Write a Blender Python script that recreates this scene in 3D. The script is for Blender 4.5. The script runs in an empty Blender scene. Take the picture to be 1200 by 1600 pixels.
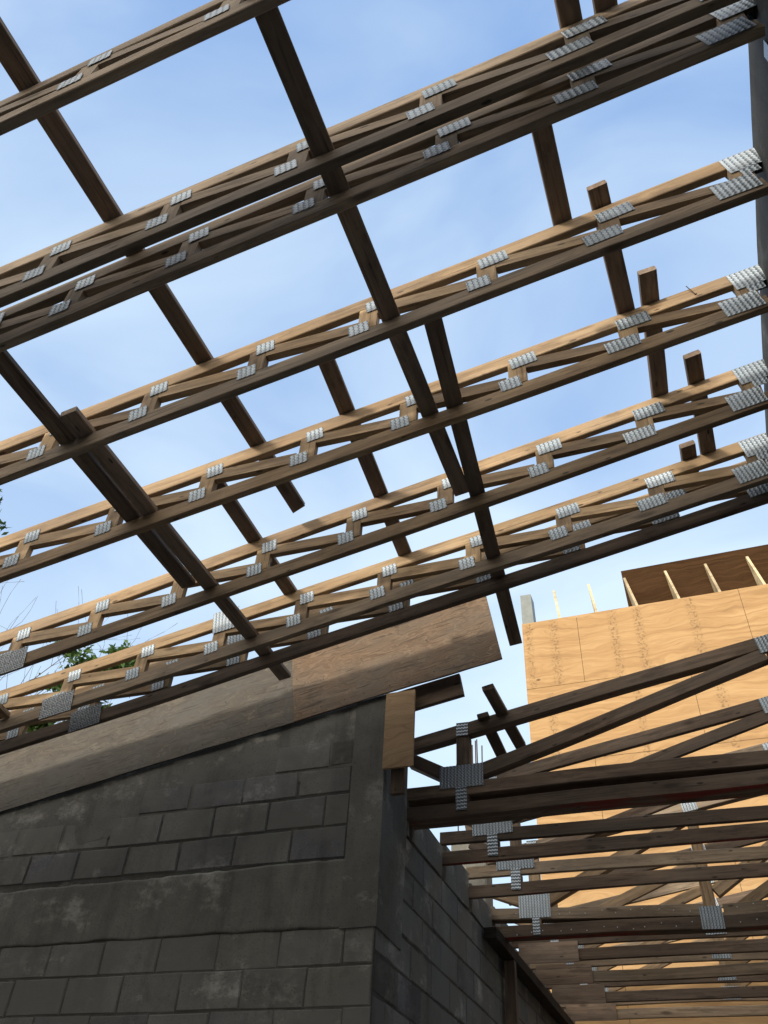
import bpy, bmesh, math, random
from mathutils import Vector, Matrix, noise
S = bpy.context.scene
C = S.collection
random.seed(7)
EYE = 1.5                      # camera height above the slab
# ------------------------------------------------------------------ camera
cam_d = bpy.data.cameras.new('camera'); cam = bpy.data.objects.new('camera', cam_d); C.objects.link(cam)
A = [[0.9367722317902187, 0.20113848517256674, 0.2863583341361971],
     [0.34607600794158666, -0.6537579212767987, -0.6729279137434071],
     [0.05185732806448258, 0.7294819327100053, -0.6820314709569407]]
cam.matrix_world = Matrix.Translation((0, 0, EYE)) @ Matrix(A).to_4x4()
cam_d.sensor_fit = 'VERTICAL'; cam_d.sensor_height = 36.0; cam_d.sensor_width = 27.0
cam_d.lens = 36.0 * 1284.72 / 1600
cam_d.clip_start = 0.02; cam_d.clip_end = 3000
S.camera = cam
S.render.resolution_x = 768; S.render.resolution_y = 1024
# ------------------------------------------------------------------ light
SUN_DIR = Vector((-0.15, -1.0, 0.14)).normalized()      # towards the sun
sun_el = math.asin(SUN_DIR.z); sun_az = math.atan2(SUN_DIR.x, SUN_DIR.y)
W = bpy.data.worlds.new('World'); S.world = W; W.use_nodes = True
wn = W.node_tree.nodes; wl = W.node_tree.links; wn.clear()
out = wn.new('ShaderNodeOutputWorld'); bg = wn.new('ShaderNodeBackground')
sky = wn.new('ShaderNodeTexSky'); sky.sky_type = 'NISHITA'; sky.sun_disc = False
sky.sun_elevation = sun_el; sky.sun_rotation = sun_az
sky.air_density = 1.0; sky.dust_density = 0.6; sky.ozone_density = 2.0
tc = wn.new('ShaderNodeTexCoord'); mp = wn.new('ShaderNodeMapping'); mp.inputs['Scale'].default_value = (1.0, 1.5, 2.2)
mp.inputs['Rotation'].default_value = (0.3, 0.2, 0.5)
n1 = wn.new('ShaderNodeTexNoise'); n1.inputs['Scale'].default_value = 1.9; n1.inputs['Detail'].default_value = 6; n1.inputs['Roughness'].default_value = 0.46
n1.inputs['Distortion'].default_value = 0.5
cr = wn.new('ShaderNodeValToRGB'); cr.color_ramp.elements[0].position = 0.40; cr.color_ramp.elements[1].position = 0.66
cr.color_ramp.elements[0].color = (0.04, 0.04, 0.04, 1); cr.color_ramp.elements[1].color = (0.62, 0.62, 0.62, 1)
sepw = wn.new('ShaderNodeSeparateXYZ')
hz = wn.new('ShaderNodeMapRange'); hz.inputs[1].default_value = 0.95; hz.inputs[2].default_value = 0.30; hz.inputs[3].default_value = 0.0; hz.inputs[4].default_value = 0.72
mx = wn.new('ShaderNodeMath'); mx.operation = 'ADD'; mx.use_clamp = True
mix = wn.new('ShaderNodeMixRGB'); mix.inputs[0].default_value = 0.72
veil = wn.new('ShaderNodeMixRGB'); veil.inputs[1].default_value = (1.75, 3.0, 5.5, 1); veil.inputs[2].default_value = (5.2, 6.3, 7.3, 1)
wl.new(tc.outputs['Generated'], mp.inputs[0]); wl.new(mp.outputs[0], n1.inputs[0]); wl.new(n1.outputs[0], cr.inputs[0])
wl.new(tc.outputs['Generated'], sepw.inputs[0]); wl.new(sepw.outputs[2], hz.inputs[0])
wl.new(cr.outputs[0], mx.inputs[0]); wl.new(hz.outputs[0], mx.inputs[1])
wl.new(mx.outputs[0], veil.inputs[0]); 
# the hazy half of the sky round the sun is whiter and brighter
nrm = wn.new('ShaderNodeVectorMath'); nrm.operation = 'DOT_PRODUCT'; nrm.inputs[1].default_value = SUN_DIR
wl.new(tc.outputs['Generated'], nrm.inputs[0])
glow = wn.new('ShaderNodeMapRange'); glow.interpolation_type = 'SMOOTHSTEP'; glow.inputs[1].default_value = 0.0; glow.inputs[2].default_value = 0.9; glow.inputs[3].default_value = 0.0; glow.inputs[4].default_value = 1.0
wl.new(nrm.outputs['Value'], glow.inputs[0])
halo = wn.new('ShaderNodeMixRGB'); halo.inputs[2].default_value = (15.0, 13.6, 11.6, 1)
wl.new(glow.outputs[0], halo.inputs[0]); wl.new(veil.outputs[0], halo.inputs[1]); wl.new(halo.outputs[0], mix.inputs[2]); wl.new(sky.outputs[0], mix.inputs[1]); wl.new(mix.outputs[0], bg.inputs[0])
bg.inputs[1].default_value = 0.15
wl.new(bg.outputs[0], out.inputs[0])
sd = bpy.data.lights.new('sun', 'SUN'); sd.energy = 2.3; sd.angle = math.radians(4.0); sd.color = (1.0, 0.92, 0.80)
so = bpy.data.objects.new('sun', sd); C.objects.link(so); so.location = (0, 0, 20)
so.rotation_euler = SUN_DIR.to_track_quat('Z', 'Y').to_euler()
S.view_settings.view_transform = 'Standard'; S.view_settings.look = 'None'; S.view_settings.gamma = 1.0
S.view_settings.exposure = 0.35
S.render.engine = 'CYCLES'; S.cycles.max_bounces = 5

# ------------------------------------------------------------------ materials
class NT:
    def __init__(s, name):
        s.m = bpy.data.materials.new(name); s.m.use_nodes = True
        s.t = s.m.node_tree; s.n = s.t.nodes; s.l = s.t.links; s.p = s.n['Principled BSDF']; s.p.inputs['Specular IOR Level'].default_value = 0.3
    def node(s, typ, **kw):
        x = s.n.new(typ)
        for k, v in kw.items():
            if k.startswith('i_'):
                x.inputs[int(k[2:]) if k[2:].isdigit() else k[2:].replace('_', ' ')].default_value = v
            else: setattr(x, k, v)
        return x
    def link(s, a, b): s.l.new(a, b)
    def coords(s, scale, rnd=40.0):
        t = s.node('ShaderNodeTexCoord'); oi = s.node('ShaderNodeObjectInfo')
        mu = s.node('ShaderNodeMath', operation='MULTIPLY'); mu.inputs[1].default_value = rnd; s.link(oi.outputs['Random'], mu.inputs[0])
        ad = s.node('ShaderNodeVectorMath', operation='ADD'); s.link(t.outputs['Object'], ad.inputs[0]); s.link(mu.outputs[0], ad.inputs[1])
        return s.scaled(ad.outputs[0], scale), oi, ad.outputs[0]
    def scaled(s, src, scale):
        m = s.node('ShaderNodeMapping'); m.inputs['Scale'].default_value = scale; s.link(src, m.inputs[0]); return m.outputs[0]
    def noise(s, vec, sc, det=4, rough=0.55, dist=0.0):
        x = s.node('ShaderNodeTexNoise'); x.inputs['Scale'].default_value = sc; x.inputs['Detail'].default_value = det
        x.inputs['Roughness'].default_value = rough; x.inputs['Distortion'].default_value = dist; s.link(vec, x.inputs[0]); return x.outputs[0]
    def ramp(s, src, stops):
        r = s.node('ShaderNodeValToRGB'); e = r.color_ramp.elements
        while len(e) < len(stops): e.new(0.5)
        for el, (p, c) in zip(e, stops):
            el.position = p; el.color = (c[0], c[1], c[2], 1) if hasattr(c, '__len__') else (c, c, c, 1)
        s.link(src, r.inputs[0]); return r.outputs[0]
    def mix(s, fac, a, b, mode='MIX'):
        x = s.node('ShaderNodeMixRGB', blend_type=mode)
        for i, v in enumerate((fac, a, b)):
            if hasattr(v, 'is_linked') or hasattr(v, 'links'): s.link(v, x.inputs[i])
            elif i == 0: x.inputs[0].default_value = v
            else: x.inputs[i].default_value = (v[0], v[1], v[2], 1)
        return x.outputs[0]
    def math(s, op, a, b=0.0, clamp=False):
        x = s.node('ShaderNodeMath', operation=op, use_clamp=clamp)
        for i, v in enumerate((a, b)):
            if hasattr(v, 'links'): s.link(v, x.inputs[i])
            else: x.inputs[i].default_value = v
        return x.outputs[0]
    def finish(s, col, rough=0.75, bump=None, bstr=0.3, bdist=0.01, metal=0.0):
        if hasattr(col, 'links'): s.link(col, s.p.inputs['Base Color'])
        else: s.p.inputs['Base Color'].default_value = (*col, 1)
        if hasattr(rough, 'links'): s.link(rough, s.p.inputs['Roughness'])
        else: s.p.inputs['Roughness'].default_value = rough
        s.p.inputs['Metallic'].default_value = metal
        if bump is not None:
            b = s.node('ShaderNodeBump'); b.inputs['Strength'].default_value = bstr; b.inputs['Distance'].default_value = bdist
            s.link(bump, b.inputs['Height']); s.link(b.outputs[0], s.p.inputs['Normal'])
        return s.m

def wood(name, c1, c2, c3, grey=0.0, knots=True, red=False):
    t = NT(name)
    v, oi, raw = t.coords((1.6, 26, 26))
    g = t.noise(v, 1.0, 6, 0.62, 0.6)
    col = t.ramp(g, [(0.28, c1), (0.5, c2), (0.72, c3)])
    v2 = t.scaled(raw, (0.9, 5, 5)); big = t.noise(v2, 1.0, 3)
    col = t.mix(t.ramp(big, [(0.42, 0.0), (0.62, 0.5)]), col, [x * 0.62 for x in c1])
    # fine dark checks along the grain
    v4 = t.scaled(raw, (2.5, 95, 95)); fine = t.noise(v4, 1.0, 2)
    col = t.mix(t.ramp(fine, [(0.30, 0.75), (0.40, 0.0)]), col, [x * 0.45 for x in c1])
    if knots:
        vk = t.scaled(raw, (2.2, 7.0, 7.0)); vo = t.node('ShaderNodeTexVoronoi'); vo.inputs['Scale'].default_value = 1.0; t.link(vk, vo.inputs[0])
        k = t.ramp(vo.outputs['Distance'], [(0.07, 1.0), (0.16, 0.0)])
        col = t.mix(t.math('MULTIPLY', k, 0.75), col, [c1[0] * 0.35, c1[1] * 0.28, c1[2] * 0.22])
        v5 = t.scaled(raw, (4.5, 13.0, 13.0)); vo2 = t.node('ShaderNodeTexVoronoi'); vo2.inputs['Scale'].default_value = 1.0; t.link(v5, vo2.inputs[0])
        col = t.mix(t.ramp(vo2.outputs['Distance'], [(0.07, 0.9), (0.11, 0.0)]), col, [x * 0.18 for x in c1])
        dirt = t.noise(t.scaled(raw, (3.0, 12, 12)), 1.6, 6, 0.7)
        col = t.mix(t.ramp(dirt, [(0.50, 0.0), (0.64, 0.55)]), col, [x * 0.55 for x in c1])
    if grey:
        vg = t.scaled(raw, (1.1, 3.0, 3.0)); gn = t.noise(vg, 1.3, 5, 0.6)
        col = t.mix(t.math('MULTIPLY', t.ramp(gn, [(0.35, 0.0), (0.65, 1.0)]), grey), col, (0.17, 0.155, 0.135))
    br = t.ramp(oi.outputs['Random'], [(0.0, 0.66), (1.0, 1.22)])
    col = t.mix(1.0, col, br, 'MULTIPLY')
    if red:
        ge = t.node('ShaderNodeNewGeometry'); sp = t.node('ShaderNodeSeparateXYZ'); t.link(ge.outputs['Normal'], sp.inputs[0])
        dn = t.ramp(t.math('MULTIPLY', sp.outputs[2], -1.0), [(0.5, 0.0), (0.7, 1.0)])
        rn = t.ramp(t.noise(t.scaled(raw, (1.2, 6, 6)), 1.6, 4), [(0.50, 0.0), (0.60, 0.8)])
        col = t.mix(t.math('MULTIPLY', dn, rn), col, (0.20, 0.010, 0.007))
    return t.finish(col, 0.72, t.math('ADD', g, t.math('MULTIPLY', fine, 0.5)), 0.55, 0.004)

M = {}
M['pine']   = wood('new_pine', (0.32, 0.205, 0.105), (0.50, 0.345, 0.19), (0.62, 0.45, 0.27), grey=0.12)
M['pine2']  = wood('pine', (0.23, 0.145, 0.075), (0.38, 0.26, 0.145), (0.50, 0.355, 0.21), grey=0.28)
M['grey']   = wood('weathered_pine', (0.185, 0.130, 0.080), (0.33, 0.243, 0.158), (0.47, 0.36, 0.245), grey=0.35)
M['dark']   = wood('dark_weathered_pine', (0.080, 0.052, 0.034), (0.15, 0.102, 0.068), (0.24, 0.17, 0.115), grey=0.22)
M['red']    = wood('dark_pine_red_paint', (0.080, 0.052, 0.034), (0.15, 0.102, 0.068), (0.24, 0.17, 0.115), grey=0.2, red=True)
M['batten'] = wood('brown_batten', (0.145, 0.097, 0.064), (0.25, 0.172, 0.117), (0.37, 0.265, 0.185), grey=0.3)
M['form']   = wood('dark_form_board', (0.020, 0.015, 0.012), (0.035, 0.027, 0.020), (0.055, 0.042, 0.032))
M['fresh']  = wood('fresh_pine', (0.48, 0.36, 0.20), (0.66, 0.53, 0.33), (0.78, 0.66, 0.44), knots=False)

def plyw(name, c1, c2, c3, strings=(), rough=0.7, worn=0.0, wornc=(0.2, 0.18, 0.15), scale=1.0, spec=0.35):
    t = NT(name); t.p.inputs['Specular IOR Level'].default_value = spec
    tc_ = t.node('ShaderNodeTexCoord'); raw = tc_.outputs['Object']
    warp = t.noise(t.scaled(raw, (0.7, 1, 1.6)), 1.2 * scale, 3)
    ad = t.node('ShaderNodeVectorMath', operation='MULTIPLY_ADD'); t.link(warp, ad.inputs[0]); ad.inputs[1].default_value = (0.0, 0.0, 0.55); t.link(raw, ad.inputs[2])
    g = t.noise(t.scaled(ad.outputs[0], (0.55, 9, 9)), 1.6 * scale, 6, 0.6, 0.4)
    col = t.ramp(g, [(0.30, c1), (0.5, c2), (0.70, c3)])
    fine = t.noise(t.scaled(ad.outputs[0], (2.5, 60, 60)), 1.0 * scale, 2)
    col = t.mix(t.ramp(fine, [(0.30, 0.35), (0.42, 0.0)]), col, [x * 0.55 for x in c1])
    # cathedral growth rings of the peeled veneer
    wv = t.node('ShaderNodeTexWave', wave_type='BANDS', bands_direction='Z'); wv.inputs['Scale'].default_value = 2.6 * scale
    wv.inputs['Distortion'].default_value = 11.0; wv.inputs['Detail'].default_value = 2.5; wv.inputs['Detail Scale'].default_value = 0.55
    t.link(t.scaled(ad.outputs[0], (0.30, 1, 1.0)), wv.inputs[0])
    col = t.mix(t.math('MULTIPLY', t.ramp(wv.outputs[1], [(0.80, 0.0), (0.97, 1.0)]), 0.17), col, [x * 0.75 for x in c1])
    vo = t.node('ShaderNodeTexVoronoi'); vo.inputs['Scale'].default_value = 1.5 * scale; t.link(t.scaled(raw, (1.0, 1, 1.6)), vo.inputs[0])
    col = t.mix(t.ramp(vo.outputs['Distance'], [(0.035, 0.85), (0.06, 0.0)]), col, [x * 0.30 for x in c1])
    if strings:
        sp = t.node('ShaderNodeSeparateXYZ'); t.link(raw, sp.inputs[0]); x_, z_ = sp.outputs[0], sp.outputs[2]
        tot = None
        for (xs, za, zb, w) in strings:
            wob = t.noise(raw, 5.0, 2)
            dx = t.math('ABSOLUTE', t.math('SUBTRACT', t.math('ADD', x_, t.math('MULTIPLY', wob, 0.06)), xs + 0.03))
            m_ = t.ramp(dx, [(w * 0.4, 1.0), (w, 0.0)])
            m_ = t.math('MULTIPLY', m_, t.math('MULTIPLY', t.math('GREATER_THAN', z_, za), t.math('LESS_THAN', z_, zb)))
            tot = m_ if tot is None else t.math('MAXIMUM', tot, m_)
        kn = t.noise(t.scaled(raw, (1, 1, 1)), 26.0, 2, 0.5)
        tot2 = t.math('MULTIPLY', tot, t.ramp(kn, [(0.50, 0.08), (0.62, 0.62)]))
        col = t.mix(tot2, col, [x * 0.42 for x in c1])
    if worn:
        wn_ = t.noise(t.scaled(raw, (0.8, 1, 1.6)), 2.2, 6, 0.65)
        col = t.mix(t.math('MULTIPLY', t.ramp(wn_, [(0.38, 0.0), (0.62, 1.0)]), worn), col, wornc)
        st = t.noise(t.scaled(raw, (4, 70, 70)), 1.0, 4, 0.65)
        col = t.mix(t.ramp(st, [(0.34, 0.85), (0.44, 0.0)]), col, (0.03, 0.022, 0.016))
    return t.finish(col, rough, t.math('ADD', g, t.math('MULTIPLY', fine, 0.4)), 0.35, 0.006)

M['ply_new']  = plyw('new_plywood', (0.31, 0.180, 0.076), (0.41, 0.250, 0.108), (0.48, 0.312, 0.148),
    strings=[(-2.0, 8.2, 9.4, .07), (-1.60, 8.2, 9.4, .09), (-0.68, 8.2, 9.4, .09), (-0.30, 8.2, 9.4, .09), (0.50, 8.2, 9.4, .09), (0.62, 6.9, 8.1, .10), (-1.75, 6.9, 8.1, .08), (-0.5, 6.9, 8.1, .07)])
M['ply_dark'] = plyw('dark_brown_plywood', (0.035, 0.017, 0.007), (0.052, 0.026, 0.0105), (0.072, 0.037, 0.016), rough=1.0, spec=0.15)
M['ply_old']  = plyw('weathered_plywood', (0.045, 0.036, 0.027), (0.082, 0.068, 0.051), (0.145, 0.122, 0.092), worn=0.75, wornc=(0.085, 0.080, 0.070), scale=3.4)
M['ply_brown'] = plyw('brown_worn_plywood', (0.085, 0.048, 0.025), (0.145, 0.090, 0.050), (0.23, 0.155, 0.095), worn=0.6, wornc=(0.11, 0.092, 0.072), scale=3.4)
M['ply_strip'] = plyw('plywood_strip', (0.24, 0.15, 0.075), (0.32, 0.21, 0.11), (0.40, 0.27, 0.15), scale=1.6)

def steel(name, axis):
    t = NT(name); tc_ = t.node('ShaderNodeTexCoord'); raw = tc_.outputs['Object']
    nz = t.noise(raw, 60.0, 3)
    sp = t.node('ShaderNodeSeparateXYZ'); t.link(raw, sp.inputs[0])
    a, b = (sp.outputs[0], sp.outputs[2]) if axis == 'x' else (sp.outputs[2], sp.outputs[0])
    zig = t.math('MULTIPLY', t.math('PINGPONG', b, 0.011), 0.55)
    ph = t.math('MULTIPLY', t.math('ADD', t.math('ADD', a, zig), t.math('MULTIPLY', nz, 0.004)), 2 * math.pi / 0.0235)
    w = t.math('SINE', ph)
    dots = t.math('SINE', t.math('MULTIPLY', b, 2 * math.pi / 0.0125))
    col = t.ramp(w, [(0.0, (0.50, 0.57, 0.62)), (0.40, (0.56, 0.63, 0.68)), (0.60, (0.20, 0.235, 0.26)), (1.0, (0.15, 0.175, 0.20))])  # dark bands: punched tooth slots with their shadow put into the colour
    slot = t.math('MULTIPLY', t.ramp(w, [(0.0, 1.0), (0.30, 0.0)]), t.ramp(dots, [(0.2, 0.0), (0.6, 0.75)]))
    col = t.mix(t.math('MULTIPLY', slot, 0.7), col, (0.16, 0.18, 0.20))
    col = t.mix(t.ramp(t.noise(raw, 14.0, 4), [(0.45, 0.0), (0.75, 0.5)]), col, (0.30, 0.30, 0.29))
    oi = t.node('ShaderNodeObjectInfo'); col = t.mix(1.0, col, t.ramp(oi.outputs['Random'], [(0.0, (0.66, 0.68, 0.70)), (1.0, (1.08, 1.08, 1.08))]), 'MULTIPLY')
    return t.finish(col, 0.45, w, 0.6, 0.003, metal=0.35)
M['steel'] = steel('ribbed_galvanised_steel', 'x')
M['steel_v'] = steel('ribbed_galvanised_steel_upright', 'z')
def mesh_steel():
    t = NT('toothed_galvanised_steel'); tc_ = t.node('ShaderNodeTexCoord'); raw = tc_.outputs['Object']
    vo = t.node('ShaderNodeTexVoronoi'); vo.inputs['Scale'].default_value = 75.0; vo.inputs['Randomness'].default_value = 0.25; t.link(raw, vo.inputs[0])
    col = t.ramp(vo.outputs['Distance'], [(0.30, (0.035, 0.038, 0.04)), (0.60, (0.30, 0.33, 0.35))])
    return t.finish(col, 0.45, vo.outputs['Distance'], 0.7, 0.003, metal=0.4)
M['toothed'] = mesh_steel()
def plain(name, col, rough=0.6, metal=0.0, var=0.3, sc=8.0):
    t = NT(name); tc_ = t.node('ShaderNodeTexCoord'); nz = t.noise(tc_.outputs['Object'], sc, 5, 0.6)
    c = t.ramp(nz, [(0.3, [x * (1 - var) for x in col]), (0.7, [x * (1 + var) for x in col])])
    return t.finish(c, rough, nz, 0.3, 0.004, metal=metal)
M['rust'] = plain('rusty_steel', (0.07, 0.045, 0.035), 0.7, 0.3)
M['zinc'] = plain('grey_metal', (0.20, 0.22, 0.215), 0.5, 0.3, 0.15)
M['black'] = plain('dark_bracket', (0.02, 0.02, 0.022), 0.5, 0.2)
M['tag'] = plain('pale_metal_strap', (0.42, 0.45, 0.48), 0.45, 0.4, 0.15)

def concrete(name, c, blocks=False, var=0.3):
    t = NT(name); tc_ = t.node('ShaderNodeTexCoord'); raw = tc_.outputs['Object']
    big = t.noise(raw, 1.3, 6, 0.6); med = t.noise(raw, 9.0, 6, 0.65); fine = t.noise(raw, 110.0, 3, 0.6)
    col = t.ramp(big, [(0.30, [x * (1 - var) for x in c]), (0.70, [x * (1 + var) for x in c])])
    col = t.mix(t.ramp(med, [(0.52, 0.0), (0.72, 0.5)]), col, [x * 0.55 for x in c])
    col = t.mix(t.ramp(fine, [(0.35, 0.35), (0.5, 0.0)]), col, [x * 0.5 for x in c])
    # pale lime bloom, scattered
    ef = t.noise(t.scaled(raw, (1, 1, 1.4)), 2.7, 8, 0.72)
    col = t.mix(t.ramp(ef, [(0.54, 0.0), (0.66, 0.8)]), col, [min(0.5, x * 2.3) for x in c])
    st_ = t.noise(t.scaled(raw, (3.0, 3.0, 0.5)), 2.2, 6, 0.65)
    col = t.mix(t.ramp(st_, [(0.50, 0.0), (0.68, 0.6)]), col, [x * 0.5 for x in c])
    pit = t.node('ShaderNodeTexVoronoi'); pit.inputs['Scale'].default_value = 42.0; t.link(raw, pit.inputs[0])
    pits = t.ramp(pit.outputs['Distance'], [(0.10, 1.0), (0.20, 0.0)]); col = t.mix(t.math('MULTIPLY', pits, 0.6), col, [x * 0.35 for x in c])
    if blocks:
        at = t.node('ShaderNodeAttribute', attribute_name='tint'); col = t.mix(1.0, col, at.outputs['Color'], 'MULTIPLY')
        # smears of mortar dragged across the blocks
        sm = t.noise(t.scaled(raw, (0.9, 0.9, 1.5)), 1.9, 6, 0.6, 0.5)
        col = t.mix(t.ramp(sm, [(0.46, 0.0), (0.58, 0.9)]), col, [x * 0.84 for x in c])
    return t.finish(col, 0.9, t.math('ADD', t.math('MULTIPLY', med, 1.0), t.math('MULTIPLY', fine, 0.35)), 0.5, 0.006)
M['block'] = concrete('concrete_block', (0.175, 0.172, 0.155), blocks=True)
M['mortar'] = concrete('mortar', (0.088, 0.086, 0.078))
M['cement'] = concrete('smooth_cement', (0.155, 0.151, 0.132), var=0.25)
M['cement2'] = concrete('rough_cement', (0.135, 0.132, 0.118), var=0.4)
M['beam'] = concrete('old_concrete', (0.075, 0.073, 0.068), var=0.3)
M['slab'] = concrete('slab_concrete', (0.40, 0.385, 0.35))
M['earth'] = plain('earth', (0.30, 0.25, 0.19), 0.95, 0, 0.4, 0.6)
def leafmat():
    t = NT('leaf'); oi = t.node('ShaderNodeAttribute', attribute_name='tint')
    col = t.mix(1.0, (0.085, 0.155, 0.038), oi.outputs['Color'], 'MULTIPLY')
    m = t.finish(col, 0.5)
    tr = t.node('ShaderNodeBsdfTranslucent'); t.link(col, tr.inputs[0]); ms = t.node('ShaderNodeMixShader'); ms.inputs[0].default_value = 0.3
    t.link(t.p.outputs[0], ms.inputs[1]); t.link(tr.outputs[0], ms.inputs[2]); t.link(ms.outputs[0], t.n['Material Output'].inputs[0])
    return m
M['leaf'] = leafmat()
M['bark'] = plain('bark', (0.11, 0.085, 0.062), 0.9, 0, 0.35)

# ------------------------------------------------------------------ helpers
def link(name, me, mat, parent=None):
    o = bpy.data.objects.new(name, me); C.objects.link(o)
    if mat: me.materials.append(M[mat] if isinstance(mat, str) else mat)
    if parent: o.parent = parent
    return o
def tag(o, label, cat, group=None):
    o['label'] = label; o['category'] = cat
    if group: o['group'] = group
    return o
def thing(name, loc, label, cat, group=None, rz=0.0):
    o = bpy.data.objects.new(name, None); C.objects.link(o); o.location = loc; o.rotation_euler = (0, 0, rz)
    o.empty_display_size = 0.1
    return tag(o, label, cat, group)
def prism_xz(name, pts, y0, y1, mat, parent=None, ang=0.0, jit=0.0):
    """polygon in the x-z plane, given thickness y0..y1; local x lies at ang so that the grain follows it"""
    cx = sum(p[0] for p in pts) / len(pts); cz = sum(p[1] for p in pts) / len(pts); cy = (y0 + y1) / 2
    ca, sa = math.cos(ang), math.sin(ang)
    L = [((x - cx) * ca + (z - cz) * sa, -(x - cx) * sa + (z - cz) * ca) for x, z in pts]
    bm = bmesh.new()
    f = [bm.verts.new((x, y0 - cy, z)) for x, z in L]; b = [bm.verts.new((x, y1 - cy, z)) for x, z in L]
    bm.faces.new(f); bm.faces.new(b[::-1]); n = len(L)
    for i in range(n): bm.faces.new((f[i], b[i], b[(i + 1) % n], f[(i + 1) % n]))
    bmesh.ops.recalc_face_normals(bm, faces=bm.faces)
    if jit:
        bmesh.ops.bevel(bm, geom=bm.edges[:], offset=jit, segments=1, affect='EDGES')
    me = bpy.data.meshes.new(name); bm.to_mesh(me); bm.free()
    o = link(name, me, mat, parent); o.location = (cx, cy, cz); o.rotation_euler = (0, -ang, 0)
    return o
def stick(name, a, b, w, t, mat, parent=None, up=(0, 0, 1), seg=None, wob=0.004, seed=None, ragged=0.0):
    """sawn timber from a to b: local x along it, w across (local y), t thick (local z); slightly bowed and waney"""
    a = Vector(a); b = Vector(b); d = b - a; L = d.length; x = d.normalized()
    z = (Vector(up) - x * Vector(up).dot(x)).normalized(); y = z.cross(x)
    seg = seg or max(2, int(L / 0.18)); sd_ = random.uniform(0, 100) if seed is None else seed
    c = 0.0035; sec = [(-w/2+c, -t/2), (w/2-c, -t/2), (w/2, -t/2+c), (w/2, t/2-c), (w/2-c, t/2), (-w/2+c, t/2), (-w/2, t/2-c), (-w/2, -t/2+c)]
    bm = bmesh.new(); rings = []
    for i in range(seg + 1):
        s = L * (i / seg - 0.5); oy = noise.noise((s * 0.7, sd_, 0)) * 0.0008; oz = noise.noise((s * 0.7, sd_, 9)) * wob * 2
        r = []
        for k, (py, pz) in enumerate(sec):
            e = noise.noise((s * 3.0, sd_ + k * 3.1, 4)) * 0.0012
            sx = s + (random.uniform(-ragged, ragged) if ragged and i == seg else 0)
            r.append(bm.verts.new((sx, py + oy + e, pz + oz + e)))
        rings.append(r)
    for r0, r1 in zip(rings, rings[1:]):
        for k in range(8): bm.faces.new((r0[k], r1[k], r1[(k+1) % 8], r0[(k+1) % 8]))
    bm.faces.new(rings[0]); bm.faces.new(rings[-1][::-1])
    bmesh.ops.recalc_face_normals(bm, faces=bm.faces)
    me = bpy.data.meshes.new(name); bm.to_mesh(me); bm.free()
    o = link(name, me, mat, parent)
    o.matrix_local = Matrix((x, y, z)).transposed().to_4x4(); o.location = (a + b) / 2
    return o
def box(name, lo, hi, mat, parent=None, bev=0.0):
    bm = bmesh.new(); bmesh.ops.create_cube(bm, size=1.0)
    c = [(l + h) / 2 for l, h in zip(lo, hi)]
    for v in bm.verts: v.co = Vector([v.co[i] * (hi[i] - lo[i]) for i in range(3)])
    if bev: bmesh.ops.bevel(bm, geom=bm.edges[:], offset=bev, segments=2, affect='EDGES')
    me = bpy.data.meshes.new(name); bm.to_mesh(me); bm.free()
    o = link(name, me, mat, parent); o.location = c; return o
def structure(o): o['kind'] = 'structure'; return o

TT = 0.170427; TH = math.atan(TT); Z0 = EYE + 3.2
_plates = {}
def plate(parent, x, z, L, H, y, ang, mat='steel', name='connector_plate'):
    """thin pressed plate nailed over a joint; front face at y"""
    key = (round(L, 3), round(H, 3), mat)
    if key not in _plates:
        bm = bmesh.new(); nx, nz = max(6, int(L / 0.006)), 4; g = {}
        for i in range(nx + 1):
            for j in range(nz + 1):
                xx = -L/2 + L * i / nx; zz = -H/2 + H * j / nz
                g[i, j] = bm.verts.new((xx, 0.0006 * math.sin(xx * 2 * math.pi / 0.0235), zz))
        for i in range(nx):
            for j in range(nz): bm.faces.new((g[i, j], g[i+1, j], g[i+1, j+1], g[i, j+1]))
        bm.normal_update(); bmesh.ops.solidify(bm, geom=bm.faces[:], thickness=0.0012)
        bmesh.ops.recalc_face_normals(bm, faces=bm.faces)
        me = bpy.data.meshes.new('connector_plate'); bm.to_mesh(me); bm.free(); me.materials.append(M[mat]); _plates[key] = me
    o = bpy.data.objects.new(name, _plates[key]); C.objects.link(o); o.parent = parent
    o.location = (x, y - 0.0040, z); o.rotation_euler = (0, -ang + random.uniform(-.03, .03), 0)
    return o

# ------------------------------------------------------------------ ground
def sheet(name, lo, hi, z, mat, n=1):
    bm = bmesh.new()
    vs = [bm.verts.new(p) for p in ((lo[0], lo[1], z), (hi[0], lo[1], z), (hi[0], hi[1], z), (lo[0], hi[1], z))]
    bm.faces.new(vs); me = bpy.data.meshes.new(name); bm.to_mesh(me); bm.free(); return structure(link(name, me, mat))
sheet('ground', (-900, -900), (900, 900), -0.15, 'earth')
structure(box('floor_slab', (-6.2, -4.2, -0.15 + 0.004), (3.6, 11.3, 0.0), 'slab'))

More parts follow.
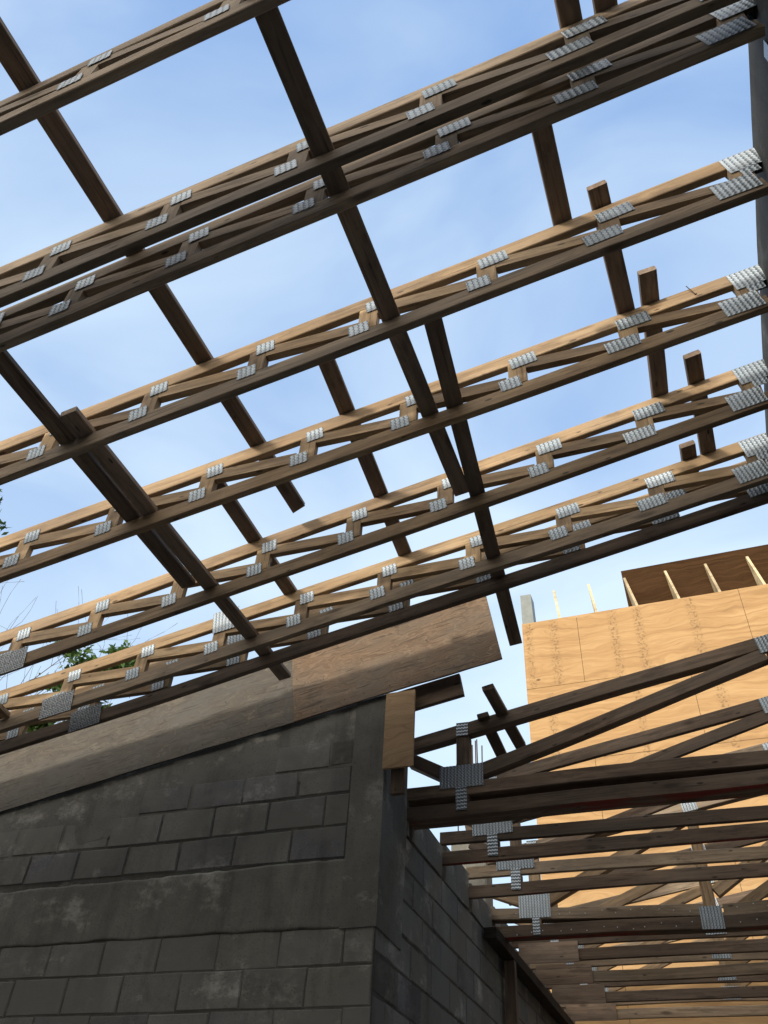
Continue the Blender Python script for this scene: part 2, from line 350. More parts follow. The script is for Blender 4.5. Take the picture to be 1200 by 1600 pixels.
# ------------------------------------------------------------------ sloping roof trusses
# name order, Y of back face at left (x=-4) and right (x=.7), timbers, zoffset, x start
ROOF = [
 ('topmost and greyest sloping roof truss, crossing the upper left corner', 0.618, 0.618, 'grey', 'grey', 0.0),
 ('upper truss of the close weathered sloping pair, second from the top', 1.160, 1.195, 'grey', 'grey', 0.0),
 ('lower truss of the close weathered sloping pair, third from the top', 1.345, 1.345, 'grey', 'grey', -0.006),
 ('brown sloping roof truss just below the close weathered pair, fourth from top', 1.953, 1.965, 'pine2', 'grey', 0.0),
 ('brown sloping roof truss fifth from the top, a nail sticking out of it', 2.517, 2.555, 'pine2', 'pine2', 0.0),
 ('brown sloping roof truss sixth from the top, above the closely set lowest pair', 3.21, 3.147, 'pine2', 'pine2', 0.004),
 ('palest sloping roof truss, seventh from the top, just above the shadiest one', 3.722, 3.700, 'pine', 'grey', 0.012),
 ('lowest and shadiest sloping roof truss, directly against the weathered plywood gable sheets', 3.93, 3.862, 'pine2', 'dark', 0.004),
]
XL, XR = -5.75, 0.79
for ti, (lab, yl, yr, mtop, mbot, dz) in enumerate(ROOF):
    yaw = math.atan((yr - yl) / 4.7); ymid = yl + (yr - yl) * 4.0 / 4.7
    r = thing('roof_truss', (0, ymid, Z0 + dz), lab, 'roof truss', 'sloping parallel chord roof trusses overhead', yaw)
    yb = 0.0; yf = -0.038
    up = (-math.sin(TH), 0, math.cos(TH))
    def at(x, zr): return (x, (yb + yf) / 2, zr + TT * x)
    hv = 0.0445 / math.cos(TH)
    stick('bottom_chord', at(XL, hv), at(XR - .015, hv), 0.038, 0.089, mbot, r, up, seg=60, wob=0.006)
    stick('top_chord', at(XL, 0.345 - hv), at(XR + 0.01, 0.345 - hv), 0.038, 0.089, mtop, r, up, seg=60, wob=0.005)
    nx = 0.146
    k = -10
    while nx + 0.557 * k < 0.75:
        x = nx + 0.557 * k + random.uniform(-.008, .008)
        if ti == 7: x += 0.05
        w = 0.0445; g = 0.0015
        wm = 'pine2' if mtop != 'grey' else 'grey'
        if k <= 0 or True:
            if k < 2 or True:
                xe = min(x + w, XR)
                prism_xz('web', [(x - w, 0.091 + TT * (x - w)), (xe, 0.091 + TT * xe), (xe, 0.2535 + TT * xe), (x - w, 0.2535 + TT * (x - w))], yf + .0015, yb - .0015, M[random.choice(['pine', 'pine2']) if mtop != 'grey' else 'grey'], r, math.pi / 2)
        if x + 0.557 < 0.80:
            a = x + w + g; b = x + 0.557 - w - g
            dh = random.uniform(0.064, 0.074)
            pts = [(a, 0.2535 - dh + TT * a), (b, 0.091 + TT * b), (b, 0.091 + dh + TT * b), (a, 0.2535 + TT * a)]
            prism_xz('diagonal', pts, yf + .0008, yb - .0008, M['pine2' if mtop != 'grey' else 'grey'] if mtop != 'pine' else M['pine'], r, math.atan2(pts[1][1] - pts[0][1], b - a))
        # plates, larger towards the bearing end
        if k <= -2:   lb, hb, lt, ht = 0.096, 0.078, 0.094, 0.078
        elif k == -1: lb, hb, lt, ht = 0.105, 0.080, 0.132, 0.080
        elif k == 0:  lb, hb, lt, ht = 0.160, 0.082, 0.158, 0.082
        else:         lb, hb, lt, ht = 0.175, 0.122, 0.170, 0.135
        zb_, zt_ = (0.104, 0.252) if k < 1 else (0.088, 0.268)
        if ti == 7: zb_ += 0.026
        xb = x - 0.038 if k < 1 else x - 0.045
        xt = x + 0.034
        plate(r, xb, zb_ + TT * xb, lb, hb, yf, TH)
        plate(r, xt, zt_ + TT * xt, lt, ht, yf, TH)
        if k == 1 and ti >= 3: plate(r, 0.745, 0.172 + TT * 0.745, 0.075, 0.048, yf, TH)
        # the same joints are plated on the far side
        for xx, zz, l_, h_ in ((xb, zb_, lb, hb), (xt, zt_, lt, ht)):
            plate(r, xx, zz + TT * xx, l_, h_, yb + 0.0095, TH)
        k += 1
    if ti in (5, 6, 7):
        xs = {5: -3.74, 6: -3.775, 7: -3.70}[ti]
        plate(r, xs, 0.052 + TT * xs, 0.24, 0.155, yf - 0.003, TH, 'toothed', 'splice_plate')
    if ti in (6, 7):
        plate(r, -2.615, 0.292 + TT * -2.615, 0.185, 0.165, yf - 0.003, TH, 'steel', 'splice_plate')
    if ti == 2:
        plate(r, -2.52, 0.235 + TT * -2.52, 0.15, 0.12, yf - 0.003, TH, 'steel', 'splice_plate')
    if ti == 4:
        def nail(x, zr, dx):
            bm = bmesh.new(); bmesh.ops.create_cone(bm, cap_ends=True, segments=8, radius1=.0022, radius2=.0022, depth=.07)
            bmesh.ops.create_cone(bm, cap_ends=True, segments=10, radius1=.007, radius2=.007, depth=.003, matrix=Matrix.Translation((0, 0, -.035)))
            me = bpy.data.meshes.new('nail'); bm.to_mesh(me); bm.free(); o = link('nail', me, 'rust', r)
            o.location = (x, yf - .01, zr + TT * x); o.rotation_euler = (0.3, dx, 0)
        nail(0.47, 0.315, -0.5)

# ------------------------------------------------------------------ loose battens lying on the trusses
def batten(label, x0, y0, x1, y1, zr, mat='batten', w=0.086, t=0.036, ragged=0.0, group='loose boards lying across the sloping trusses', name='batten', z0=Z0, lift=0.003):
    z = zr + t / 2 + lift
    up = (-math.sin(TH), 0, math.cos(TH))
    o = stick(name, (x0, y0, z0 + TT * x0 + z), (x1, y1, z0 + TT * x1 + z), w, t, mat, None, up, wob=0.003, ragged=ragged)
    return tag(o, label, 'board', group)
UT, LO = 0.347, 0.093
batten('long brown board from the upper left edge to a splintered end below the fifth truss', -1.84, 0.10, -1.83, 3.02, UT, ragged=0.03)
batten('short board left of the splintered board end, lying from the fifth to seventh truss', -2.155, 2.53, -2.18, 3.72, UT)
batten('brown board starting behind the fourth truss, left of the twin boards in the middle', -1.28, 1.948, -1.42, 3.90, UT)
batten('reddish board right of centre from the close weathered pair to the fourth truss', -0.045, 1.187, -0.045, 1.955, UT)
batten('board entering at the top edge right of centre, ending on the third truss', 0.135, 0.20, 0.15, 1.345, UT, t=0.038)
batten('board end at the top edge, right of the other one there, on the second truss', 0.283, 0.20, 0.283, 1.185, UT)
batten('board whose square end pokes up above the fourth truss at right', 0.13, 1.83, 0.158, 2.56, UT)
batten('board whose square end pokes up above the fifth truss at right', 0.285, 2.34, 0.255, 3.15, UT)
batten('board whose square end pokes up above the sixth truss at right', 0.445, 2.93, 0.472, 3.70, UT)
batten('smallest board end, barely poking up above the seventh truss at right', 0.36, 3.56, 0.36, 3.87, UT)
batten('long dark board from the top edge, down the middle to the sixth truss', -0.843, 0.40, -0.865, 3.10, LO)
batten('dark board right of the long middle one, sticking out below the lowest sloping truss', -0.68, 1.95, -0.925, 4.57, LO, lift=0.002)
batten('left one of the two doubled boards at lower left, ending at the sixth truss', -2.49, 0.80, -2.51, 3.09, LO)
batten('right one of the doubled boards at lower left, ending in front of the plywood', -2.402, 1.78, -2.41, 4.18, LO)
batten('short pale board end at the left edge lying on the seventh truss', -4.10, 2.95, -4.19, 3.68, LO, mat='pine2')

# ------------------------------------------------------------------ concrete beam the trusses run into at right
bm_ = thing('concrete_beam', (0.95, 1.0, EYE + 3.28), 'dark old concrete beam at the right edge that sloping trusses run into', 'beam')
def rough_box(name, lo, hi, mat, parent, amp=0.008, cell=0.12):
    bm = bmesh.new(); bmesh.ops.create_cube(bm, size=1.0)
    c = Vector([(l + h) / 2 for l, h in zip(lo, hi)]) ; s = [hi[i] - lo[i] for i in range(3)]
    for v in bm.verts: v.co = Vector([v.co[i] * s[i] for i in range(3)])
    for ax in range(3):
        n = int(s[ax] / cell)
        for i in range(1, n):
            p = [0, 0, 0]; p[ax] = -s[ax] / 2 + s[ax] * i / n; nn = [0, 0, 0]; nn[ax] = 1
            bmesh.ops.bisect_plane(bm, geom=bm.verts[:] + bm.edges[:] + bm.faces[:], plane_co=p, plane_no=nn)
    for v in bm.verts:
        q = v.co + c; v.co += Vector((noise.noise(q * 2.3), noise.noise(q * 2.3 + Vector((7, 0, 0))), noise.noise(q * 2.3 + Vector((0, 9, 0))))) * amp * 2
    me = bpy.data.meshes.new(name); bm.to_mesh(me); bm.free()
    o = link(name, me, mat, parent); o.location = c - (parent.location if parent else Vector()); return o
rough_box('beam_body', (0.80, -4.0, EYE + 3.27), (1.05, 5.2, EYE + 3.69), 'beam', bm_, 0.002)
for y in (1.42, 2.02):
    prism_xz('strap', [(-0.155, 0.02), (-0.152, 0.02), (-0.152, 0.14), (-0.155, 0.14)], y - 1.0 - .03, y - 1.0 + .03, 'tag', bm_)

# ------------------------------------------------------------------ block walls
def block_face(bm, lay, u0, u1, z0, z1, place, depth, keep, cw=0.4, ch=0.2, gap=0.011, zrows=None, rnd=None):
    rows = zrows or [z0 + ch * i for i in range(int((z1 - z0) / ch + 1e-6) + 1)]
    for ri, (a, b) in enumerate(zip(rows, rows[1:])):
        off = (ri % 2) * cw / 2 + random.uniform(-.02, .02)
        u = u0 - cw + off
        while u < u1:
            ua, ub = max(u, u0), min(u + cw, u1); u += cw
            if ub - ua < 0.05 or not keep(ua, ub, a, b): continue
            g = gap * random.uniform(0.35, 1.0) / 2 + 0.002; j = lambda s=0.004: random.uniform(-s, s)
            dp = depth + random.uniform(-.003, .004)
            q = [(ua + g + j(), a + g + j()), (ub - g + j(), a + g + j()), (ub - g + j(), b - g + j()), (ua + g + j(), b - g + j())]
            e = 0.006; cu = (ua + ub) / 2; cz = (a + b) / 2
            inn = [(x + (e if x < cu else -e), z + (e if z < cz else -e)) for x, z in q]
            vo = [bm.verts.new(place(x, z, 0.0)) for x, z in q]; vi = [bm.verts.new(place(x, z, dp)) for x, z in inn]
            tint = random.uniform(0.86, 1.12) * (0.72 if random.random() < .12 else 1); tb = random.uniform(0.97, 1.08)
            fs = [bm.faces.new(vi)] + [bm.faces.new((vo[i], vo[(i+1) % 4], vi[(i+1) % 4], vi[i])) for i in range(4)]
            for f in fs:
                for lp in f.loops: lp[lay] = (tint, tint, tint * tb, 1)
def block_mesh(name, parent, builder, mat='block'):
    bm = bmesh.new(); lay = bm.loops.layers.color.new('tint'); builder(bm, lay)
    me = bpy.data.meshes.new(name); bm.to_mesh(me); bm.free(); return link(name, me, mat, parent)

E_ = EYE
YW = 4.565
gw = thing('block_wall', (-3.4, YW + 0.1, 0), 'tall dark grey concrete block gable wall under the sloping plywood, facing the camera', 'wall')
def L_(x, z): return (x + 3.4, z)
roofz = lambda x: Z0 + TT * x
prism_xz('wall_core', [L_(-6.0, 0), L_(-1.823, 0), L_(-1.823, roofz(-1.823) + .02), L_(-6.0, roofz(-6.0) + .02)], -0.094, 0.10, 'mortar', gw)
rows = [E_ + z for z in (-1.5, -1.35, -1.15, -.95, -.75, -.55, -.35, -.15, 0.05, 0.25, 0.44, 0.64, 0.84, 1.045, 1.25, 1.445)]
rows2 = [E_ + z for z in (1.83, 2.03, 2.235, 2.42, 2.61)]
def kf(ua, ub, a, b): return True
def keep_top(ua, ub, a, b): return b < roofz(ua) - 0.10 and not (a > E_ + 1.8 and ub > -2.0 and False)
def build_front(bm, lay):
    pl = lambda x, z, d: (x + 3.4, -0.094 - d, z)
    block_face(bm, lay, -6.0, -1.822, 0, 0, pl, 0.0035, kf, zrows=rows, gap=0.006)
    block_face(bm, lay, -6.01, -2.035, 0, 0, pl, 0.0070, keep_top, zrows=rows2, gap=0.013)
block_mesh('block_courses', gw, build_front)
def slab_xz(name, pts_fn, x0, x1, zb, zt, yfront, mat, parent, seed=3, amp=0.006, nx=60, nz=10, thick=0.02):
    """cement coat with an uneven outline and a hand-trowelled face"""
    bm = bmesh.new(); g = {}
    for i in range(nx + 1):
        x = x0 + (x1 - x0) * i / nx
        a = zb(x) + noise.noise((x * 4, seed, 0)) * 0.02 + noise.noise((x * 17, seed, 0)) * 0.006
        b = zt(x) + noise.noise((x * 3, seed, 5)) * 0.02 + noise.noise((x * 15, seed, 5)) * 0.008
        for j in range(nz + 1):
            z = a + (b - a) * j / nz
            edge = min(1.0, min(j, nz - j) / 1.0 + 0.0)
            y = yfront - edge * (0.0025 + noise.noise((x * 2.2, z * 2.2, seed)) * amp + noise.noise((x * 9, z * 9, seed)) * 0.0012)
            g[i, j] = bm.verts.new((x - parent.location.x, y - parent.location.y, z))
    for i in range(nx):
        for j in range(nz): bm.faces.new((g[i, j], g[i+1, j], g[i+1, j+1], g[i, j+1]))
    for f in bm.faces: f.smooth = True
    me = bpy.data.meshes.new(name); bm.to_mesh(me); bm.free()
    o = link(name, me, mat, parent); sm = o.modifiers.new('s', 'SOLIDIFY'); sm.thickness = thick; sm.offset = 1.0 if False else -1.0
    return o
slab_xz('cement_band', None, -6.0, -1.825, lambda x: E_ + 1.445, lambda x: E_ + 1.822 - 0.02 * max(0, min(1, (-2.4 - x))), YW - 0.0005, 'cement', gw, seed=2, amp=0.004, nz=26, nx=150)
slab_xz('cement_top', None, -6.0, -1.99, lambda x: roofz(x) - 0.46, lambda x: roofz(x) + 0.02, YW + 0.0045, 'cement2', gw, seed=8, nz=20, nx=150, amp=0.004)
rough_box('corner_column', (-2.035, YW - 0.008, E_ + 1.43), (-1.812, YW + 0.43, roofz(-1.9) - 0.01), 'cement2', gw, 0.004, 0.04)

sw = thing('block_wall', (-1.92, 8.0, 0), 'dark concrete block side wall running away from the camera under the flat trusses', 'wall')
def lb(name, lo, hi, mat, par, bev=0.0):
    o = box(name, lo, hi, mat, par, bev); o.location = Vector(o.location) - par.location; return o
lb('wall_core', (-2.02, YW + 0.2, 0), (-1.827, 10.95, E_ + 2.115), 'mortar', sw)
def build_side(bm, lay):
    rz = [E_ + 2.115 - 0.2 * i for i in range(18)][::-1]
    pl = lambda y, z, d: (0.093 + d, y - 8.0, z)
    block_face(bm, lay, YW + 0.02, 10.95, 0, 0, pl, 0.006, kf, zrows=rz)
block_mesh('block_courses', sw, build_side)
# cast beam on top, notched where each truss end sits
ys = [YW + 0.43, 5.06, 5.82, 6.52, 7.22, 7.92, 8.62, 9.34, 10.06, 10.95]
for i, (a, b) in enumerate(zip(ys, ys[1:])):
    o = rough_box('cast_top', (-2.02, a + 0.05, E_ + 2.118), (-1.812, b - 0.045, E_ + 2.385 - (0.05 if i % 2 else 0) - (0.07 if i > 4 else 0)), 'cement', sw, 0.007, 0.07)
    rough_box('cast_notch', (-2.02, b - 0.043, E_ + 2.118), (-1.86, b + 0.048, E_ + (2.19 if i < 4 else 2.08) - 0.01), 'cement', sw, 0.003, 0.1) if i < 8 else None

def enclosing(label, lo, hi, axis, side):
    c = ((lo[0] + hi[0]) / 2, (lo[1] + hi[1]) / 2, 0); w = thing('block_wall', c, label, 'wall')
    lb('wall_core', lo, hi, 'mortar', w)
    def b(bm, lay):
        u0, u1 = (lo[0], hi[0]) if axis == 'x' else (lo[1], hi[1])
        rz = [0.2 * i for i in range(int(hi[2] / 0.2) + 1)]
        if axis == 'x':
            yy = (hi[1] if side > 0 else lo[1]); pl = lambda x, z, d: (x - c[0], yy - c[1] + side * d, z)
        else:
            xx = (hi[0] if side > 0 else lo[0]); pl = lambda y, z, d: (xx - c[0] + side * d, y - c[1], z)
        block_face(bm, lay, u0, u1, 0, 0, pl, 0.006, kf, zrows=rz)
    block_mesh('block_courses', w, b)
bw = thing('block_wall', (-2.4, -4.0, 0), 'unseen grey block gable wall behind the camera, made tall to shade the room', 'wall')
gz = lambda x: E_ + 4.35 + TT * x  # unseen wall, top raised to throw a sun shade line across the trusses
prism_xz('wall_core', [(-5.2, 0), (6.4, 0), (6.4, gz(4.0)), (-5.2, gz(-7.6))], -0.1, 0.1, 'mortar', bw)
block_mesh('block_courses', bw, lambda bm, lay: block_face(bm, lay, -7.6, 4.0, 0, 0, lambda x, z, d: (x + 2.4, 0.1 + d, z), 0.006, lambda ua, ub, a, b: b < gz(ua), zrows=[0.2 * i for i in range(37)]))
enclosing('grey block wall at the low left side of the room', (-6.2, -4.1, 0), (-6.0, 4.66, 3.6), 'y', 1)
enclosing('grey block wall under the concrete beam at the right side of the room', (0.82, -3.9, 0), (1.04, 4.2, 4.75), 'y', -1)

enclosing('unseen grey block wall added at far right to keep sky off the side wall', (2.62, 4.3, 0), (2.82, 10.95, 5.0), 'y', -1)  # unseen wall added to block sky light from the side wall
# ------------------------------------------------------------------ plywood on the gable
def sheet_on_gable(label, xa, xb, mat, y, lo=-0.002, hi=0.61, name='plywood_sheet', bulge=0.012, ends=(True, True)):
    r = None
    bm = bmesh.new(); nx, nz = 40, 8; g = {}
    cx = (xa + xb) / 2; L = (xb - xa) / math.cos(TH); H = (hi - lo) * math.cos(TH)
    sdd = random.uniform(0, 50)
    for i in range(nx + 1):
        for j in range(nz + 1):
            lx = -L/2 + L * i / nx; lz = -H/2 + H * j / nz
            wv = noise.noise((lx * 1.3, lz * 2, sdd)) * bulge
            ez = noise.noise((lx * 6, sdd, j * 5.0)) * 0.004 if j in (0, nz) else 0
            g[i, j] = bm.verts.new((lx, wv, lz + ez))
    for i in range(nx):
        for j in range(nz): bm.faces.new((g[i, j], g[i+1, j], g[i+1, j+1], g[i, j+1]))
    bm.normal_update(); bmesh.ops.solidify(bm, geom=bm.faces[:], thickness=0.016)
    bmesh.ops.recalc_face_normals(bm, faces=bm.faces)
    me = bpy.data.meshes.new(name); bm.to_mesh(me); bm.free()
    o = link(name, me, mat); zc = (lo + hi) / 2
    o.location = (cx, y, roofz(cx) + zc); o.rotation_euler = (0, -TH, 0)
    bm = bmesh.new()
    for k in range(int(L / 0.16)):
        for zz in (-H / 2 + 0.03, H / 2 - 0.05, 0.02):
            if zz == 0.02 and k % 3: continue
            px = -L / 2 + 0.05 + k * 0.16 + random.uniform(-.03, .03)
            bmesh.ops.create_cone(bm, cap_ends=True, segments=8, radius1=.0045, radius2=.0045, depth=.003, matrix=Matrix.Translation((px, min(v[0] for v in [(noise.noise((px * 1.3, zz * 2, sdd)) * bulge,)]) - .0175, zz + random.uniform(-.015, .015))) @ Matrix.Rotation(math.pi / 2, 4, 'X'))
    mn = bpy.data.meshes.new('nail_heads'); bm.to_mesh(mn); bm.free(); n_ = link('nail_heads', mn, 'rust', o); n_['kind'] = 'stuff'
    return tag(o, label, 'plywood')
yp = YW - 0.032
sheet_on_gable('long weathered grey plywood sheet nailed along the left part of the gable top', -5.95, -2.532, 'ply_old', yp + 0.003)
sheet_on_gable('browner plywood sheet on the gable top, its right end sticking out into the sky', -2.538, -1.065, 'ply_brown', yp - 0.002)
o = stick('gable_board', (-2.3, YW + 0.06, roofz(-2.3) - 0.05), (-1.315, YW + 0.06, roofz(-1.315) - 0.05), 0.036, 0.17, 'dark', None, (-math.sin(TH), 0, math.cos(TH)))
tag(o, 'dark board end jutting into the sky just under the right end of the plywood sheet', 'board')
o = box('plywood_strip', (-1.817, YW - 0.036, E_ + 2.345), (-1.612, YW - 0.018, E_ + 2.885), 'ply_strip', None, 0.002)
tag(o, 'narrow upright brown plywood strip covering the wall corner below the gable sheets', 'plywood')
o = stick('wood_block', (-1.73, YW + 0.03, E_ + 2.20), (-1.73, YW + 0.03, E_ + 2.80), 0.09, 0.038, 'dark', None, (0, 1, 0))
tag(o, 'dark timber stub showing just beneath the upright plywood strip at the wall corner', 'timber')

# ------------------------------------------------------------------ flat-bottomed trusses beside the block wall
def flat_truss(lab, y, kind, mchord, mweb):
    """y: back face; kind 0 near ones, 1 girder with converging chords, 2 far ones"""
    r = thing('floor_truss', (-1.79, y, E_ + 2.2), lab, 'roof truss', 'flat bottomed trusses seated in the block wall')
    ply = {5.17: 0.152, 7.27: 0.114}.get(y, 0.038); f, b = -ply, 0.0; yc = -ply / 2
    dz = {0: 0.0, 1: -0.125, 2: -0.10}[kind]
    tp = min(ply, 0.076); yt = f + tp / 2; b2 = f + tp
    if kind == 2: dz += 0.0
    P = lambda x, z: (x + 1.79, yc, z - 2.2)
    xl, xr = -1.84, 2.6
    up = (0, 0, 1)
    stick('bottom_chord', P(xl, 2.258 + dz), P(xr, 2.258 + dz + 0.02), ply, 0.092, 'red' if kind < 2 else mchord, r, up, seg=50, wob=0.010)
    if kind == 1:
        stick('middle_chord', P(xl, 2.29), P(-0.075, 2.222), ply - .004, 0.089, mchord, r, up, wob=0.006)
        stick('middle_chord', P(0.02, 2.222), P(xr, 2.29), ply - .004, 0.089, mchord, r, up, wob=0.006)
    else:
        stick('middle_chord', P(xl, 2.405 + dz - (0.018 if kind == 2 else 0)), P(xr, 2.37 + dz + (0.015 if kind == 2 else 0)), ply, 0.089, mchord, r, up, seg=50, wob=0.008)
    s = 0.17; zt = lambda x: 2.760 + s * (x + 1.79) + (dz if kind == 2 else 0)
    aa = math.atan(s); upt = (-math.sin(aa), 0, math.cos(aa))
    PT = lambda x, z: (x + 1.79, yt, z - 2.2)
    stick('top_chord', PT(xl, zt(xl)), PT(xr, zt(xr)), tp, 0.095, mchord, r, upt, seg=50, wob=0.006)
    zm = 2.45 + (-.11 if kind == 1 else dz)
    def vert(x, z0_, z1_, w=.0445, m=None):
        prism_xz('web', [(x - w + 1.79, z0_ - 2.2), (x + w + 1.79, z0_ - 2.2), (x + w + 1.79, z1_ - 2.2), (x - w + 1.79, z1_ - 2.2)], f + .0012, b2 - .0012, M[m or mweb], r, math.pi / 2)
    def dia(x0, z0_, x1, z1_, m=None, th=0.089):
        a = math.atan2(z1_ - z0_, x1 - x0)
        stick('diagonal', PT(x0, z0_), PT(x1, z1_), tp - .003, th, m or mweb, r, (-math.sin(a), 0, math.cos(a)), wob=0.006)
    v0 = -1.43
    vert(v0, zm, zt(v0) - .05)
    if kind == 0:
        dia(-1.80, 2.645, -1.50, 2.475); dia(-1.335, 2.505, 0.60, 3.075)
    else:
        dia(-1.80, 2.60 + dz, -1.50, zm + .02); dia(-1.335, zm + .03, -0.13, zt(-0.1) - .09)
    # plates at the heel
    py = f - .0015
    pw = (-1.44, 2.48 + (-.14 if kind == 1 else dz), 0.30, 0.155 if kind != 1 else 0.20)
    plate(r, pw[0] + 1.79, pw[1] - 2.2, pw[2] if kind != 1 else 0.262, pw[3], py, 0, 'steel')
    plate(r, v0 + (-.012 if kind == 0 else -.005) + 1.79, (2.325 if kind == 0 else pw[1] - pw[3] / 2 - .065) - 2.2, 0.075 if kind != 1 else .06, 0.155 if kind != 1 else .125, py - .001, 0, 'steel_v')
    plate(r, v0 + 1.79, zt(v0) - 2.2, 0.085, 0.10, py, 0, 'steel_v')
    vert(v0, 2.302 + dz, 2.355 + (0 if kind == 0 else dz), .036)
    # second joint
    v1 = 0.66 if kind == 0 else -0.075
    if kind == 0:
        vert(v1, 2.42, zt(v1) - .05); plate(r, v1 + 1.79, zt(v1) - 2.2 - .02, 0.19, 0.12, py, aa)
        dia(v1 + .06, 2.50, 2.5, 3.38); vert(2.5, 2.42, 3.4)
    else:
        if kind == 1: vert(v1, 2.19, zt(v1) - .05)
        else: vert(v1, zm - .0, zt(v1) - .05)
        plate(r, v1 + 1.79, (2.165 if kind == 1 else zm - .03) - 2.2, 0.165, 0.165 if kind == 1 else .12, py, 0)
        plate(r, v1 + 1.79, zt(v1) - 2.2, 0.12, 0.10, py, aa)
        dia(v1 + .06, zm + .02, 1.25, zt(1.25) - .10); v2 = 1.32; vert(v2, zm, zt(v2) - .05)
        dia(v2 + .06, zm + .02, 2.5, zt(2.5) - .10)
    if kind == 2:
        lo = 2.10
        prism_xz('end_gusset', [(-1.76 + 1.79, lo - 2.2 + .0), (-1.235 + 1.79, lo - 2.2 + .0), (-1.235 + 1.79, lo - 2.2 + .165), (-1.76 + 1.79, lo - 2.2 + .165)], f - .014, f - .0018, 'batten', r)
    return r
FL = [('nearest dark flat-bottomed truss, the bright ribbed plate and red paint on its chord', 5.17, 0, 'dark', 'dark'),
      ('second flat-bottomed truss from the camera, with a dull grey ribbed plate', 5.85, 0, 'dark', 'dark'),
      ('third flat-bottomed truss from the camera, paler brown than the two before it', 6.55, 0, 'grey', 'dark'),
      ('fourth flat-bottomed truss, with a big square bright plate and rows of nail heads', 7.27, 1, 'grey', 'pine2'),
      ('fifth flat-bottomed truss from the camera, just past the one with the square plate', 7.95, 2, 'dark', 'pine2'),
      ('sixth flat-bottomed truss from the camera, third from the far end of the row', 8.65, 2, 'grey', 'pine2'),
      ('seventh flat-bottomed truss from the camera, second from the far end of the row', 9.37, 2, 'dark', 'pine2'),
      ('farthest flat-bottomed truss of the row, at the bottom edge of the photo', 10.09, 2, 'grey', 'pine2')]
for i, a in enumerate(FL):
    r = flat_truss(*a)
    if a[2] == 1:      # nail heads in two rows
        bm = bmesh.new()
        for q in range(26):
            x = -1.6 + q * 0.115 + random.uniform(-.02, .02)
            if abs(x + 0.075) < .12: continue
            zz = (2.29 - 0.0385 * (x + 1.84) if x < 0 else 2.23) + random.uniform(-.02, .02)
            for z_ in (zz, 2.135 + random.uniform(-.02, .02)):
                bmesh.ops.create_cone(bm, cap_ends=True, segments=8, radius1=.0045, radius2=.0045, depth=.003, matrix=Matrix.Translation((x + 1.79, -.1155, z_ - 2.2)) @ Matrix.Rotation(math.pi/2, 4, 'X'))
        me = bpy.data.meshes.new('nail_heads'); bm.to_mesh(me); bm.free(); n_ = link('nail_heads', me, 'tag', r); n_['kind'] = 'stuff'
# loose boards on the first flat truss
zc = E_ + 3.10
def loose(label, x0, y0, x1, y1, z0=zc):
    batten(label, x0, y0, x1, y1, 0.0, mat='dark', group='short boards crossing the first flat truss', z0=z0, w=.08, lift=-.016)
loose('upper right one of two short boards crossing the first flat-bottomed truss', -1.15, 4.665, -1.13, 5.51)
loose('lower left one of two short boards crossing the first flat-bottomed truss', -1.27, 4.975, -1.29, 5.63)

# ledger, post and plate board along the side wall
o = rough_box('ledger_beam', (-1.803, 6.86, E_ + 2.02), (-1.70, 10.9, E_ + 2.10), 'form', None, 0.002, 0.3)
tag(o, 'black ledger beam fixed along the side wall under the truss ends', 'beam')
o = box('wall_plate_board', (-1.795, 7.75, E_ + 2.103), (-1.73, 10.9, E_ + 2.137), 'pine2'); tag(o, 'brown plate board lying on the black ledger under the far truss ends', 'board')
o = stick('timber_post', (-1.75, 7.50, 0), (-1.75, 7.50, E_ + 2.015), 0.09, 0.07, 'batten', None, (0, 1, 0)); tag(o, 'slim brown timber post standing under the near end of the black ledger', 'post')

# rebar
for i, (x, y, zb, zt_) in enumerate([(-2.34, 8.0, 3.6, 4.16), (-2.08, 8.0, 3.5, 4.33), (-2.055, 8.03, 3.5, 4.36), (-2.032, 8.0, 3.5, 4.35), (-1.985, 8.0, 3.5, 4.28)]):
    pass
rc = thing('concrete_column', (-2.10, 8.05, 0), 'far concrete column beyond the side wall with rusty rebar sticking up', 'column')
lb('column_shaft', (-2.40, 7.95, 0), (-2.05, 8.2, E_ + 3.3), 'cement', rc, 0.01)
for (x, y, zt_) in [(-2.34, 8.0, 4.10), (-2.17, 8.0, 4.30), (-2.145, 8.04, 4.36), (-2.115, 8.0, 4.35), (-2.07, 8.0, 4.28)]:
    bm = bmesh.new(); bmesh.ops.create_cone(bm, cap_ends=True, segments=8, radius1=.007, radius2=.007, depth=zt_ - 3.2)
    me = bpy.data.meshes.new('rebar'); bm.to_mesh(me); bm.free(); o = link('rebar', me, 'rust', rc)
    o.location = (x + 2.10, y - 8.05, E_ + (zt_ + 3.2) / 2); o.rotation_euler = (random.uniform(-.02, .02), random.uniform(-.02, .02), 0)

